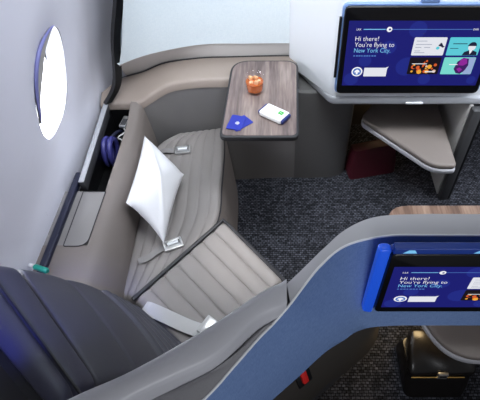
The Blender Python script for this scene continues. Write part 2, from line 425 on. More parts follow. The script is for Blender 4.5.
build('ledge_top', bm, M['ledge'], sur, angle=60)
bm = new(); mid = resamp(outer[7:], 40); hemline = resamp([Vector(p) for p in hem(shifted(FP, .004))] , 40)
loft(bm, [off(mid, .006, .001), [tuple(Vector(a).lerp(b, .5) + Vector((0, .004, 0))) for a, b in zip(mid, hemline)], [tuple(b) for b in hemline]]); build('upper_band', bm, M['grey_band'], sur)
bm = new(); tube(bm, off(outer[6:], -.002, .002), .0025, 6); build('shadow_gap', bm, M['seam'], sur)
bm = new()
low = inner[7:]
loft(bm, [off(low, .004, -.045), [(p.x + .002, p.y + .006, .60) for p in low], [(p.x + .006, p.y + .012, .45) for p in low], [(p.x, p.y + .02, .20) for p in low], [(p.x, p.y + .025, .001) for p in low]]); build('inner_wall', bm, M['footwall'], sur)
rw = smooth_path([(.09, 2.085, 0), (.20, 2.082, 0), (.32, 2.09, 0), (.40, 2.12, 0), (.425, 2.17, 0)], 5)
bm = new(); loft(bm, [[(.09, 2.27, .688), *[(p.x, 2.27, .688) for p in rw[1:]]], [(p.x, p.y + .012, .688) for p in rw], [(p.x, p.y, .675) for p in rw], [(p.x, p.y + .02, .001) for p in rw]]); build('lower_wall', bm, M['lowwall'], sur)
bm = new(); loft(bm, [[(.425, 2.17, .68), (.43, 2.62, .68)], [(.425, 2.19, .001), (.43, 2.62, .001)]]); build('footwell_cheek', bm, M['lower'], sur)

# ------------------------------------------------------------------ front media console (white shell over the footwell)
con = empty('media_console', (.65, 2.2, .69), 'white moulded console carrying the large front screen over the footwell', 'console')
bm = new()
foot = [(.05, 2.262), (.262, 1.975), (1.12, 1.975), (1.12, 2.62), (.05, 2.62)]
prism(bm, round_poly(foot, [.01, .03, 0, 0, 0]), .735, 2.0, .0)
build('shell', bm, M['white'], con, angle=40)
bm = new()
foot2 = [(.09, 2.262), (.258, 1.962), (1.12, 1.962), (1.12, 2.62), (.09, 2.62)]
prism(bm, round_poly(foot2, [.01, .035, 0, 0, 0]), .690, .737, .012)
build('lower_rim', bm, M['rimwhite'], con)
bm = new(); box(bm, (.69, 1.962, .704), (.09, .014, .012), .004); build('latch_tab', bm, M['capedge'], con)
bm = new(); box(bm, (.645, 1.967, 1.25), (.08, .02, .04), .006); build('camera_tab', bm, M['palehouse'], con)
bm = new(); loft(bm, [[(.43, 2.63, .70), (1.0, 2.63, .70)], [(.43, 2.63, .001), (1.0, 2.63, .001)]]); build('footwell_back', bm, M['lower'], con)

# divider beside the footwell
dv = empty('footwell_divider', (1.0, 2.2, 0), 'pale side panel with dark front post right of the front footwell', 'divider')
bm = new(); box(bm, (.992, 2.29, .345), (.02, .66, .688), .003); build('side_panel', bm, M['pale'], dv)
bm = new(); box(bm, (1.012, 1.935, .345), (.05, .05, .688), .008); build('front_post', bm, M['postgrey'], dv)
bm = new(); box(bm, (1.045, 1.945, .345), (.020, .05, .688), .006); build('outer_strip', bm, M['black'], dv)

# ------------------------------------------------------------------ monitors
def text_mesh(name, body, size, mt, parent, put, bold=0):
    cu = bpy.data.curves.new(name, 'FONT'); cu.body = body; cu.size = size; cu.offset = bold; cu.resolution_u = 3
    o = bpy.data.objects.new(name, cu); me = bpy.data.meshes.new_from_object(o); bpy.data.objects.remove(o)
    xs = [v.co.x for v in me.vertices]; x0, x1 = min(xs), max(xs)
    for v in me.vertices: v.co = put((v.co.x - x0) / (x1 - x0), v.co.y / size)
    me.materials.clear(); me.materials.append(mt)
    q = bpy.data.objects.new(name, me); COL.objects.link(q); q.parent = parent; return q
def monitor(y, sx, sz, ox, oz, label, group, housing, strip, small, xr):
    root = empty('seat_monitor', (ox + .32 * sx, y + .02, oz - .17 * sz), label, 'screen', group)
    inv = Matrix.Translation(-Vector(root.location))
    X = lambda x: ox + (x - .304) * sx
    Zz = lambda z: oz + (z - 1.161) * sz
    xa, xb, za, zb = X(.281), X(.985), Zz(.774), Zz(1.246 if small else 1.224)
    def plate(bm, x0, x1, z0, z1, dep, mi=0, r=0, th=.0006):
        x0, x1, z0, z1 = X(x0), X(x1), Zz(z0), Zz(z1)
        pts = round_poly([(x0, z0), (x1, z0), (x1, z1), (x0, z1)], r * sx) if r else [(x0, z0), (x1, z0), (x1, z1), (x0, z1)]
        poly(bm, pts, dep, mi)
    def poly(bm, pts, dep, mi=0):
        f = [bm.verts.new((p[0], y - dep, p[1])) for p in pts]
        bm.faces.new(f).material_index = mi
    def P(pts): return [(X(a), Zz(b)) for a, b in pts]
    def disc(bm, cx, cz, r, dep, mi=0, n=20, a0=0, a1=2 * math.pi):
        poly(bm, [(X(cx) + r * sx * math.cos(a0 + (a1 - a0) * k / n), Zz(cz) + r * sz * math.sin(a0 + (a1 - a0) * k / n)) for k in range(n)], dep, mi)
    # housing and bezel: prisms standing in the xz plane
    def slabxz(bm, pts, y0, y1, bev):
        b2 = new(); prism(b2, pts, -y1, -y0, bev); mp = {v: bm.verts.new((v.co.x, -v.co.z, v.co.y)) for v in b2.verts}
        for f in b2.faces: bm.faces.new([mp[v] for v in f.verts])
        b2.free()
    bm = new(); g = .009 * sx
    slabxz(bm, round_poly([(xa - g, za - g * .6), (xb + g, za - g * .6), (xb + g, zb + g), (xa - g, zb + g)], .03 * sx), y + .012, y + .03, .004)
    build('housing', bm, housing, root)
    bm = new(); slabxz(bm, round_poly([(xa, za), (xb, za), (xb, zb), (xa, zb)], .024 * sx), y, y + .028, .005); build('bezel', bm, M['bezel'], root)
    bm = new()
    if small: slabxz(bm, round_poly([(X(.281) - .036, Zz(.79)), (X(.281) - .006, Zz(.775)), (X(.281) - .004, Zz(1.285)), (X(.281) - .034, Zz(1.285))], .012), y - .004, y + .02, .006)
    else: slabxz(bm, [(xa - .020, za + .09), (xa - .008, za + .09), (xa - .008, zb - .05), (xa - .020, zb - .05)], y + .004, y + .014, .002)
    build('light_strip' if small else 'vent_slot', bm, strip, root)
    if small:
        bm = new(); slabxz(bm, [(X(.285), Zz(1.252)), (xb, Zz(1.252)), (xb, Zz(1.290)), (X(.285), Zz(1.290))], y - .002, y + .02, .004); build('top_rail', bm, M['bluehouse'], root)
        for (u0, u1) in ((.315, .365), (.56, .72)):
            bm = new(); poly(bm, [(X(u0), Zz(1.262)), (X(u1), Zz(1.262)), (X(u1 - .01), Zz(1.283)), (X(u0 + .02), Zz(1.283))], .0026); build('painted_rail_reflection', bm, G['sky'], root)  # reflections on the rail painted as glowing polygons
    sc = new(); plate(sc, .304, .962, .823, 1.161, .0005)
    scr = build('screen', sc, G['navy'], root, False, recalc=False)
    def sub(name, bm, mats): return build(name, bm, mats, scr, False, recalc=False)
    for cx, cz, r in ((.615, 1.12, .04), (.345, .86, .035), (.60, .93, .05), (.50, 1.03, .035), (.40, .96, .03), (.70, .86, .03), (.93, .855, .022)):
        bm = new(); disc(bm, cx, min(max(cz, .823 + r), 1.161 - r), r, .0009); sub('bubble', bm, G['bub'])
    bm = new(); plate(bm, .372, .47, 1.1185, 1.1225, .0014, 1); plate(bm, .47, .858, 1.119, 1.122, .0014, 0); sub('progress_bar', bm, [G['mid'], G['sky']])
    bm = new(); disc(bm, .487, 1.1205, .0125, .0018, 0); disc(bm, .489, 1.1205, .005, .0022, 1); sub('progress_marker', bm, [G['white'], G['navy']])
    def tx(name, body, x0, x1, zb_, h, mt, bold=0):
        text_mesh(name, body, .05, mt, scr, lambda a, b: Vector((X(x0 + (x1 - x0) * a), y - .0016, Zz(zb_ + b * h))), bold)
    tx('airport_code', 'LAX', .341, .362, 1.1155, .014, G['white'])
    tx('airport_code', 'EWR', .861, .884, 1.1155, .014, G['white'])
    tx('greeting_text', 'Hi there!', .341, .447, 1.064, .033, G['white'], -.0004)
    tx('greeting_text', "You\u2019re flying to", .341, .522, 1.034, .033, G['white'], -.0004)
    tx('greeting_text', 'New York City.', .342, .510, 1.005, .033, G['sky'])
    bm = new()
    for k in range(9): plate(bm, .342 + k * .012, .342 + k * .012 + (.009 if k % 3 else .007), .984, .991, .0012)
    sub('small_caption', bm, G['mid'])
    bm = new(); disc(bm, .369, .902, .026, .0012, 0, 28); disc(bm, .369, .902, .020, .0016, 1, 28)
    poly(bm, P([(.355, .900), (.361, .910), (.369, .915), (.377, .911), (.383, .900), (.374, .898), (.373, .887), (.365, .887), (.364, .898)]), .002, 0)
    sub('round_emblem', bm, [G['sky'], G['white']] if False else [G['white'], G['mid']])
    bm = new(); poly(bm, P([(.402, .876), (.511, .876), (.511, .918), (.517, .931), (.503, .924), (.402, .924)]), .0014); sub('speech_bubble', bm, G['paper'])
    def card(name, x0, z0, mats, draw):
        if X(x0 + .148) > xr: pass
        bm = new(); plate(bm, x0, x0 + .148, z0, z0 + .092, .0012, 0, .006); draw(bm, x0, z0); sub(name, bm, mats)
    def c1(bm, x, z):
        for a, b, c in ((.012, .06, .072), (.012, .085, .055), (.012, .04, .040), (.052, .08, .040), (.012, .038, .022), (.012, .06, .013)): plate(bm, x + a, x + b, z + c, z + c + .003, .0016, 1)
        poly(bm, P([(x + .115, z + .05), (x + .125, z + .066), (x + .132, z + .06), (x + .138, z + .05), (x + .146, z + .046), (x + .138, z + .04), (x + .128, z + .046)]), .0016, 2)
        disc(bm, x + .116, z + .038, .008, .0015, 3)
    card('content_card', .609, .990, [G['paper'], G['grey'], G['ink'], G['teal']], c1)
    def c2(bm, x, z):
        plate(bm, x + .02, x + .085, z + .058, z + .062, .0016, 1); plate(bm, x + .012, x + .05, z + .035, z + .038, .0016, 1)
        poly(bm, P([(x + .075, z + .001), (x + .143, z + .001), (x + .140, z + .018), (x + .120, z + .026), (x + .100, z + .026), (x + .082, z + .018)]), .0016, 2)
        poly(bm, P([(x + .103, z + .026), (x + .110, z + .006), (x + .118, z + .026)]), .0018, 4)
        disc(bm, x + .111, z + .042, .017, .002, 3); disc(bm, x + .111, z + .050, .019, .0022, 2, 16, 0, math.pi); plate(bm, x + .090, x + .130, z + .049, z + .054, .0023, 2)
    card('content_card', .770, .990, [G['teal'], G['ink'], G['ink'], G['paper'], G['white']], c2)
    def c3(bm, x, z):
        rnd = random.Random(7)
        for k in range(26):
            cx = x + .014 + rnd.random() * .118; cz = z + .012 + rnd.random() * .066; r = .004 + rnd.random() * .009
            disc(bm, cx, cz, r, .0014 + k * .00003, rnd.choice((1, 1, 2, 0, 3)), 7, rnd.random(), rnd.random() + 6)
        plate(bm, x + .015, x + .085, z + .056, z + .060, .0024, 4); plate(bm, x + .085, x + .132, z + .012, z + .018, .0024, 4)
    card('content_card', .609, .888, [G['black'], G['orange'], G['cream'], G['yellow'], G['paper']], c3)
    def c4(bm, x, z):
        poly(bm, P([(x + .105, z + .001), (x + .147, z + .001), (x + .147, z + .09), (x + .112, z + .09)]), .0014, 3)
        poly(bm, P([(x + .058, z + .03), (x + .066, z + .07), (x + .09, z + .09), (x + .115, z + .085), (x + .122, z + .05), (x + .112, z + .02), (x + .095, z + .002), (x + .074, z + .006)]), .0016, 1)
        poly(bm, P([(x + .072, z + .05), (x + .08, z + .085), (x + .105, z + .088), (x + .114, z + .06), (x + .098, z + .048)]), .0018, 2)
        poly(bm, P([(x + .07, z + .03), (x + .084, z + .038), (x + .1, z + .026), (x + .088, z + .012)]), .0018, 2)
        plate(bm, x + .03, x + .07, z + .052, z + .056, .002, 4)
    card('content_card', .770, .888, [G['aqua'], G['violet'], G['purple'], G['lilac'], G['white']], c4)
    return root
monitor(1.945, 1, 1, .304, 1.161, 'large landscape screen on the white front console above the ottoman', 'entertainment screens', M['palehouse'], M['black'], False, 9)
monitor(.640, .69, .61, .284, 1.211, 'smaller screen with glowing blue left edge on the blue partition', 'entertainment screens', M['bluehouse'], M['bluestrip'], True, 9)

# ------------------------------------------------------------------ near partition (grey cap, blue woven skin)
part = empty('suite_partition', (.2, .6, 0), 'curved suite partition with grey cap and blue woven outer face in the foreground', 'partition')
# stations: back rail, step rail, front rail, lower hem  (x, y)
ST = [((-.62, .19), (-.44, .215), (-.29, .20), (-.16, .31)),
      ((-.424, .308), (-.296, .311), (-.158, .324), (-.022, .434)),
      ((-.306, .367), (-.214, .354), (-.097, .397), (.057, .503)),
      ((-.154, .466), (-.132, .398), (-.041, .466), (.133, .571)),
      ((-.041, .552), (-.050, .482), (-.002, .505), (.195, .611)),
      ((.015, .585), (.016, .519), (.024, .528), (.228, .634)),
      ((.098, .663), (.090, .612), (.091, .612), (.263, .647)),
      ((.166, .731), (.160, .676), (.161, .676), (.300, .653)),
      ((.248, .774), (.262, .706), (.263, .706), (.368, .657)),
      ((.367, .784), (.377, .710), (.377, .709), (.476, .657)),
      ((.524, .784), (.502, .710), (.502, .709), (.614, .657)),
      ((1.30, .784), (1.30, .710), (1.30, .709), (1.30, .657))]
def rail(i, n=6): return smooth_path([(s[i][0], s[i][1], 0) for s in ST], n)
RB, RS, RF, RH = rail(0), rail(1), rail(2), rail(3)
N = len(RB)
def zf(k):                              # height of the front edge: lower beside the seat shell
    t = k / 6; return 1.20 if t < 3.5 else (1.25 if t > 6 else 1.20 + .05 * ((t - 3.5) / 2.5))
def lift(path, z): return [(p.x, p.y, z(k) if callable(z) else z) for k, p in enumerate(path)]
def mixr(a, b, t): return [p * (1 - t) + q * t for p, q in zip(a, b)]
# raised rim over the seat shell: stations 0..5
K = 6 * 5 + 1
bm = new()
sec = [(0, 1.10), (0, 1.235), (.04, 1.247), (.12, 1.252), (.5, 1.255), (.88, 1.250), (.96, 1.244), (1, 1.23), (1, 1.15)]
loft(bm, [[(mixr(RB, RS, t)[k].x, mixr(RB, RS, t)[k].y, z) for k in range(K)] for t, z in sec] )
e = [(mixr(RB, RS, t)[K - 1].x, mixr(RB, RS, t)[K - 1].y, z) for t, z in sec]; bm.faces.new([bm.verts.new(p) for p in e])
build('seat_shell_rim', bm, M['cap'], part, angle=50)
bm = new()
loft(bm, [lift(RS[:K], lambda k: 1.19), lift(mixr(RS[:K], RF[:K], .5), lambda k: 1.20), lift(RF[:K], zf)]); build('inner_slope', bm, M['slope'], part)
# flat cap on the straight run: stations 5..11
a = K - 1
bm = new()
zc = lambda k: zf(k + a)
loft(bm, [lift(RB[a:], lambda k: zc(k) - .12), lift(RB[a:], lambda k: zc(k) - .012), lift(mixr(RB[a:], RF[a:], .06), lambda k: zc(k) - .003), lift(mixr(RB[a:], RF[a:], .5), zc), lift(RF[a:], zc)])
build('cap', bm, M['cap'], part, angle=50)
bm = new(); tube(bm, [Vector(p) for p in lift(RF, lambda k: zf(k) - .001)], .003, 8); build('edge_strip', bm, M['capedge'], part)
bm = new()
rows = []
for q in range(9):
    t = q / 8; rr = mixr(RF, RH, t ** 1.15)
    rows.append([(p.x, p.y, zf(k) - .004 + (.86 - zf(k)) * t) for k, p in enumerate(rr)])
rows.append([(p.x, p.y, .853) for p in mixr(RH, RB, .03)])
loft(bm, rows); build('outer_skin', bm, M['blue'], part)
# returning underside and base
FL = smooth_path([(-.14, .44, 0), (.02, .60, 0), (.115, .685, 0), (.226, .775, 0), (.33, .855, 0), (.42, .93, 0), (.475, 1.00, 0), (.50, 1.08, 0), (.505, 1.14, 0), (.51, 1.18, 0), (.515, 1.22, 0), (.52, 1.26, 0)], 6)
bm = new()
UN = []
for k in range(N):
    d = (FL[k] - RH[k]); d.z = 0; L = min(.045, d.length); UN.append(RH[k] + d.normalized() * L)
K2 = 6 * 7 + 1
loft(bm, [lift(RH[:K2], .855), lift(UN[:K2], .80)]); build('underside_trim', bm, M['underside'], part)
bm = new(); loft(bm, [lift(UN[:K2], .80), lift(mixr(UN, FL, .5)[:K2], .42), lift(FL[:K2], .001)]); build('base_wall', bm, M['lower'], part)
bm = new(); loft(bm, [[(.29, .665, .853), (1.30, .665, .853)], [(.30, .79, .845), (1.30, .79, .845)], [(.30, .79, 1.14), (1.30, .79, 1.14)]]); build('shelf_underside', bm, M['lower'], part)
bm = new(); loft(bm, [lift(RB[:K2], 1.14), lift([p + Vector((-.02, .02, 0)) for p in RB[:K2]], .8), lift(mixr(RB, FL, .35)[:K2], .45), lift(mixr(RB, FL, .6)[:K2], .001)]); build('inner_skin', bm, M['dark'], part)
# red safety latch on the base wall
rl = empty('safety_latch', (.075, .555, .74), 'small red latch in a black recess on the partition base', 'latch')
Rl = frame((.78, .62, 0), (-.25, .32, .9))
bm = new(); box(bm, (.070, .552, .735), (.055, .085, .012), .004, Rl); build('recess', bm, M['black'], rl)
bm = new(); box(bm, (.074, .546, .735), (.022, .052, .018), .005, Rl); build('pull_tab', bm, M['red'], rl)

# wood-topped side shelf behind the partition
sh = empty('wood_side_shelf', (.8, 1.1, 0), 'brown wood topped shelf just behind the grey partition cap', 'shelf')
bm = new(); prism(bm, round_poly([(.44, .83), (1.3, .83), (1.3, 1.276), (.44, 1.276)], [.02, 0, 0, .10]), .665, .70, .006); build('top', bm, M['shelfwood'], sh)
bm = new(); loft(bm, [[(.53, 1.245, .665), (1.3, 1.245, .665)], [(.53, 1.245, .001), (1.3, 1.245, .001)]]); build('back_panel', bm, M['lower'], sh)

# ------------------------------------------------------------------ window-side console with stowage box
sc = empty('side_console', (-.8, 1.4, 0), 'long grey console under the cabin window with open stowage box', 'console')
def side_profile(y):
    k = min(1, max(0, (y - .95) / 1.0)); xi = -.665 - .045 * k
    top = .65 + .04 * max(0, min(1, (y - 1.80) / .19)) ** 1.5
    return [(-.96, y, top), (-.775, y, top), (-.75, y, top - .004), (-.725, y, top - .02), (xi - .005, y, top - .075), (xi + .012, y, .47), (xi + .016, y, .40), (xi + .02, y, .001)]
ys = [.72, .9, 1.0, 1.097]
bm = new(); loft(bm, [side_profile(y) for y in [.72 + .02 * i for i in range(20)] + [1.105]])
build('rear_body', bm, M['taupe'], sc, angle=60)
# stretch with box: top starts right of the box
bm = new(); loft(bm, [[( -.776, y, side_profile(y)[0][2])] + side_profile(y)[1:] for y in [1.105 + .0222 * i for i in range(41)]]); build('inner_bolster', bm, M['taupe'], sc, angle=60)
bm = new(); lidp = round_poly([(-.872, 1.10), (-.778, 1.10), (-.773, 1.395), (-.872, 1.395)], [.008, .045, .004, .004])
prism(bm, lidp, .635, .652, .003); lid = build('lid', bm, M['console'], sc)
bm = new(); tube(bm, [(p[0], p[1], .6515) for p in lidp[7:]] + [(lidp[0][0], lidp[0][1], .6515)], .0022, 6); tube(bm, [(p[0], p[1], .6515) for p in lidp[:9]], .0022, 6); build('lid_gap', bm, M['seam'], lid)
bm = new(); loft(bm, [[(-.96, y, .648), (-.874, y, .648), (-.874, y, .60)] for y in (1.10, 1.40)]); build('outer_strip', bm, M['console'], sc)
bm = new()
x0, x1, y0, y1, zb_, zt = -.890, -.776, 1.40, 1.972, .50, .652
for quad in (((x0, y0, zb_), (x1, y0, zb_), (x1, y1, zb_), (x0, y1, zb_)), ((x0, y0, zb_), (x0, y1, zb_), (x0, y1, zt), (x0, y0, zt)), ((x1, y0, zb_), (x1, y0, zt), (x1, y1, zt), (x1, y1, zb_)),
             ((x0, y0, zb_), (x0, y0, zt), (x1, y0, zt), (x1, y0, zb_)), ((x0, y1, zb_), (x1, y1, zb_), (x1, y1, zt), (x0, y1, zt))):
    bm.faces.new([bm.verts.new(p) for p in quad])
build('stowage_box', bm, M['black'], sc, False, recalc=False)
Rd = rotz(.045)
bm = new(); box(bm, (-.892, 1.70, .655), (.026, .56, .056), .005, Rd); dr = build('box_door', bm, M['dark'], sc)
bm = new(); box(bm, (-.892, 1.70, .684), (.024, .556, .006), .002, Rd); build('door_edge', bm, M['rimwhite'], dr)
# things in the box
hp = empty('headphones', (-.83, 1.74, .505), 'violet blue over-ear headphones standing in the open stowage box', 'headphones')
bm = new()
for dx in (-.014, .014):
    rows = []
    for k in range(33):
        a_ = 2 * math.pi * k / 32; c = Vector((-.850 + dx, 1.735 + .055 * math.cos(a_), .575 + .070 * math.sin(a_)))
        rows.append([c + Vector((.013 * math.cos(b_), .016 * math.sin(b_) * math.cos(a_), .016 * math.sin(b_) * math.sin(a_))) for b_ in [i * math.pi / 4 for i in range(8)]])
    loft(bm, rows, True)
build('ear_pad', bm, M['hpblue'], hp)
bm = new(); tube(bm, smooth_path([(-.85, 1.735, .64), (-.825, 1.80, .64), (-.82, 1.86, .60), (-.82, 1.88, .53)]), .008, 8); build('headband', bm, M['navy'], hp)
rm = empty('handset', (-.80, 1.89, .56), 'small silver handset clipped at the far end of the stowage box', 'handset')
bm = new(); box(bm, (-.805, 1.905, .625), (.036, .085, .018), .005, rotz(-.1)); build('body', bm, M['steel'], rm)
bm = new(); box(bm, (-.805, 1.895, .6345), (.026, .05, .003), .001, rotz(-.1)); build('keypad', bm, M['dark'], rm)
bm = new(); tube(bm, smooth_path([(-.80, 1.86, .62), (-.785, 1.82, .63), (-.815, 1.79, .62), (-.79, 1.77, .61), (-.80, 1.73, .53)]), .0035, 6); tag(build('charging_cable', bm, M['webbing']), 'thin pale cable looping from the silver handset in the stowage box', 'cable')
bm = new(); box(bm, (-.80, 1.50, .512), (.05, .09, .02), .004)
k_ = empty('power_socket', (-.80, 1.56, .50), 'small socket plate on the floor of the stowage box', 'socket')
build('plate', bm, M['dark'], k_)
bm = new()
for dy in (-.02, .0): box(bm, (-.80, 1.50 + dy, .5235), (.012, .006, .003), .001)
build('contacts', bm, M['steel'], k_, False)
tl = empty('teal_holder', (-.905, .957, .70), 'small teal cap lying at the wall behind the seat back', 'cap')
bm = new(); tube(bm, [(-.925, .972, .70), (-.92, .970, .70), (-.872, .953, .70), (-.868, .951, .70)], [.008, .011, .011, .008], 10); build('sleeve', bm, M['teal'], tl)
bm = new(); tube(bm, [(-.945, .979, .70), (-.927, .973, .70)], [.007, .009], 10); build('tip', bm, M['paper'], tl)

# ------------------------------------------------------------------ bench along the window
bn = empty('side_bench', (-.45, 1.65, 0), 'grey leather side bench with lengthwise stitched channels between console and aisle', 'bench')
rows = [((-.668, .98, .452), (-.50, .93, .452)), ((-.668, 1.15, .455), (-.38, 1.15, .455)), ((-.675, 1.40, .455), (-.295, 1.40, .455)), ((-.69, 1.60, .455), (-.295, 1.62, .455)), ((-.70, 1.80, .455), (-.30, 1.85, .455)), ((-.66, 1.93, .455), (-.315, 2.0, .455)), ((-.56, 2.015, .455), (-.33, 2.06, .455))]
P = railP(rows); bm = new(); NS = 7
def hb(s, t):
    c = abs(math.sin(math.pi * NS * s)) ** .5
    return -.022 + .022 * edge_roll(s, .05) * edge_roll(t, .03) + .006 * c - .002
slab(bm, P, 84, 40, hb, .07); build('cushion', bm, M['seat'], bn, angle=70)
bm = new()
fr = [P(1, t / 24) for t in range(25)]
loft(bm, [[(p.x - .004, p.y, .44) for p in fr], [(p.x + .012, p.y, .40) for p in fr], [(p.x + .030, p.y, .2) for p in fr], [(p.x + .045, p.y, .001) for p in fr]]); build('front_skirt', bm, M['taupe'], bn)
bm = new(); tube(bm, [Vector((p.x - .002, p.y, .440)) for p in fr], .005, 6); build('piping', bm, M['seam'], bn)
bm = new()
bk = [P(0, t / 24) for t in range(25)]
loft(bm, [[(p.x, p.y, .385) for p in bk], [(p.x, p.y, .001) for p in bk]]); build('base', bm, M['dark'], bn)

# ------------------------------------------------------------------ seat
st = empty('aircraft_seat', (-.35, .95, 0), 'reclined suite seat with pale ribbed cushion and back darkened for shade', 'seat')
A_, B_, C_, D_ = (-.262, 1.372, .485), (.020, 1.046, .485), (-.600, .955, .485), (-.280, .640, .485)
P = bilerp(C_, D_, B_, A_)            # s across (left to right), t back to front
bm = new()
NR = 7
def hs(s, t):
    c = abs(math.sin(math.pi * NR * t)) ** .45
    return -.035 + .035 * edge_roll(s, .07) * edge_roll(t, .06) + .011 * c - .004
slab(bm, P, 40, 98, hs, .10); build('cushion', bm, M['seat'], st, angle=70)
bm = new()
lp = [P(0, t) + Vector((-.006, .004, 0)) for t in [i / 12 for i in range(13)]] + [P(s, 1) for s in [i / 12 for i in range(1, 13)]]
tube(bm, [Vector((p.x, p.y, .472)) for p in lp], .010, 8); build('piping', bm, M['seam'], st)
bm = new(); prism(bm, [(-.55, .97), (-.22, .73), (-.02, 1.02), (-.27, 1.32)], .001, .40, .02); build('base', bm, M['dark'], st)
rows = [((-.570, .915, .47), (-.245, .645, .47)), ((-.625, .895, .60), (-.300, .590, .60)), ((-.662, .865, .73), (-.345, .540, .73)), ((-.712, .815, .89), (-.390, .475, .89)), ((-.770, .765, 1.03), (-.435, .405, 1.03))]
PB = railP(rows)
def hk(s, t):
    rib = 0
    if t < .48: rib = .022 * (abs(math.sin(math.pi * 6 * t / .48)) ** .4) - .006
    elif t > .74: rib = .006 * abs(math.sin(math.pi * (t - .74) / .26)) ** .5
    else: rib = .008 * abs(math.sin(math.pi * (t - .48) / .26)) ** .4
    return -.035 + .035 * edge_roll(s, .08) + rib + .02 * math.sin(math.pi * t) * (1 - 4 * (s - .5) ** 2)
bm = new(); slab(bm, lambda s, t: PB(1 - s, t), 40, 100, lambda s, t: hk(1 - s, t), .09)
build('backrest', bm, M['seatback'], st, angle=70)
rows = [((-.775, .760, 1.035), (-.435, .402, 1.035)), ((-.800, .735, 1.085), (-.44, .375, 1.085)), ((-.818, .710, 1.125), (-.445, .350, 1.125)), ((-.828, .655, 1.155), (-.45, .32, 1.155)), ((-.825, .600, 1.155), (-.455, .29, 1.155))]
PH = railP(rows)
bm = new(); slab(bm, lambda s, t: PH(1 - s, t), 30, 40, lambda s, t: -.03 + .03 * edge_roll(s, .1) * edge_roll(t, .08) + .010 * (abs(math.sin(math.pi * 2 * t)) ** .5), .05); build('headrest', bm, M['headrest'], st, angle=70)
bm = new()
sp = [PH(s / 10, .5) for s in range(11)]; tube(bm, [p + Vector((.006, .006, .004)) for p in sp], .004, 6); build('headrest_seam', bm, M['seam'], st)
bm = new()
rows = []
q9 = [k / 8 for k in range(9)]
rows.append([PH(q, .82) + Vector((0, 0, -.035)) for q in q9]); rows.append([PH(q, 1) + Vector((-.012, -.016, -.03)) for q in q9])
for zz, pts in ((.8, ((-.93, .5, 0), (-.78, .26, 0), (-.55, .06, 0))), (.002, ((-.93, .5, 0), (-.76, .24, 0), (-.52, .04, 0)))):
    rows.append([(p.x, p.y, zz) for p in smooth_path(pts, 4)])
loft(bm, rows); build('back_shell', bm, M['black'], st)

# ------------------------------------------------------------------ seat belts
sb = empty('lap_belt', (-.40, .86, .5), 'white lap belt with its metal buckle lying across the main seat', 'seat belt')
bm = new()
wd = Vector((-.35, -.75, 0)).normalized()
ribbon(bm, smooth_path([(-.545, .905, .503), (-.520, .895, .515), (-.45, .866, .510), (-.36, .826, .506), (-.30, .803, .510)]), (.30, .62, .05), .056, .004); build('strap', bm, M['webbing'], sb)
bm = new(); Rb = frame((.55, .83, .06), (-.83, .55, .2))
box(bm, (-.278, .818, .520), (.075, .05, .014), .004, Rb); bk_ = build('buckle', bm, M['webbing'], sb)
bm = new(); box(bm, (-.272, .816, .529), (.06, .032, .004), .0015, Rb); build('buckle_flap', bm, M['steel'], bk_)
def small_buckle(name, loc, ang, label, strap):
    r = empty(name, loc, label, 'buckle', 'belt buckles on the bench')
    R = rotz(ang); L = Vector(loc)
    bm = new()
    for c, s in (((0, .016, .008), (.07, .010, .012)), ((0, -.020, .008), (.07, .010, .012)), ((-.030, -.002, .008), (.010, .040, .012)), ((.030, -.002, .008), (.010, .040, .012)), ((0, -.008, .006), (.055, .014, .006))):
        box(bm, L + R @ (Vector(c) * 1.2), tuple(q * 1.2 for q in s), .003, R)
    build('frame', bm, M['steel'], r)
    bm = new(); box(bm, L + R @ Vector((.0, .004, .013)), (.05, .016, .004), .0015, R); build('release_flap', bm, M['capedge'], r)
    bm = new(); pts = [L + R @ Vector(p) for p in strap]; ribbon(bm, smooth_path(pts), R @ Vector((0, 1, .15)), .030, .003); build('strap', bm, M['console'], r)
small_buckle('bench_buckle', (-.525, 1.865, .458), .15, 'steel belt buckle on the bench beyond the pillow', [(-.028, 0, .006), (-.06, -.002, .012), (-.09, -.004, .02), (-.118, -.006, .01)])
small_buckle('bench_buckle', (-.483, 1.243, .458), .42, 'steel belt buckle on the bench between the pillow and the main seat', [(-.028, 0, .006), (-.07, -.012, .016), (-.12, -.03, .014), (-.165, -.03, .01)])

# ------------------------------------------------------------------ pillow leaning on the console
pc = [Vector((-.695, 1.83, .60)), Vector((-.475, 1.62, .53)), Vector((-.505, 1.20, .53)), Vector((-.675, 1.34, .64))]
pil = bilerp(pc[0], pc[3], pc[2], pc[1]); bm = new(); n = 32
rnd = random.Random(3)
def puff(s, t):
    a = (4 * s * (1 - s)) ** .55 * (4 * t * (1 - t)) ** .55
    return a
nn = (pc[3] - pc[0]).cross(pc[1] - pc[0]).normalized()
if nn.z < 0: nn = -nn
for sgn, dp in ((1, .085), (-1, .05)):
    g = []
    for i in range(n + 1):
        r = []
        for j in range(n + 1):
            s, t = i / n, j / n
            pin = .05
            s2 = s + (.5 - s) * pin * 4 * t * (1 - t) * 1.6; t2 = t + (.5 - t) * pin * 4 * s * (1 - s) * 1.6
            wr = .006 * math.sin(9 * s + 5 * t) * math.sin(7 * t - 4 * s) * puff(s, t) + .008 * math.exp(-((s - t) / .06) ** 2) * puff(s, t)
            r.append(bm.verts.new(pil(s2, t2) + nn * sgn * (dp * puff(s, t) + wr)))
        g.append(r)
    for i in range(n):
        for j in range(n):
            f = (g[i][j], g[i + 1][j], g[i + 1][j + 1], g[i][j + 1]); bm.faces.new(f if sgn > 0 else f[::-1])
bmesh.ops.remove_doubles(bm, verts=bm.verts[:], dist=.0005)
tag(build('pillow', bm, M['pillow'], angle=80), 'plump white pillow propped on the bench against the console', 'pillow')

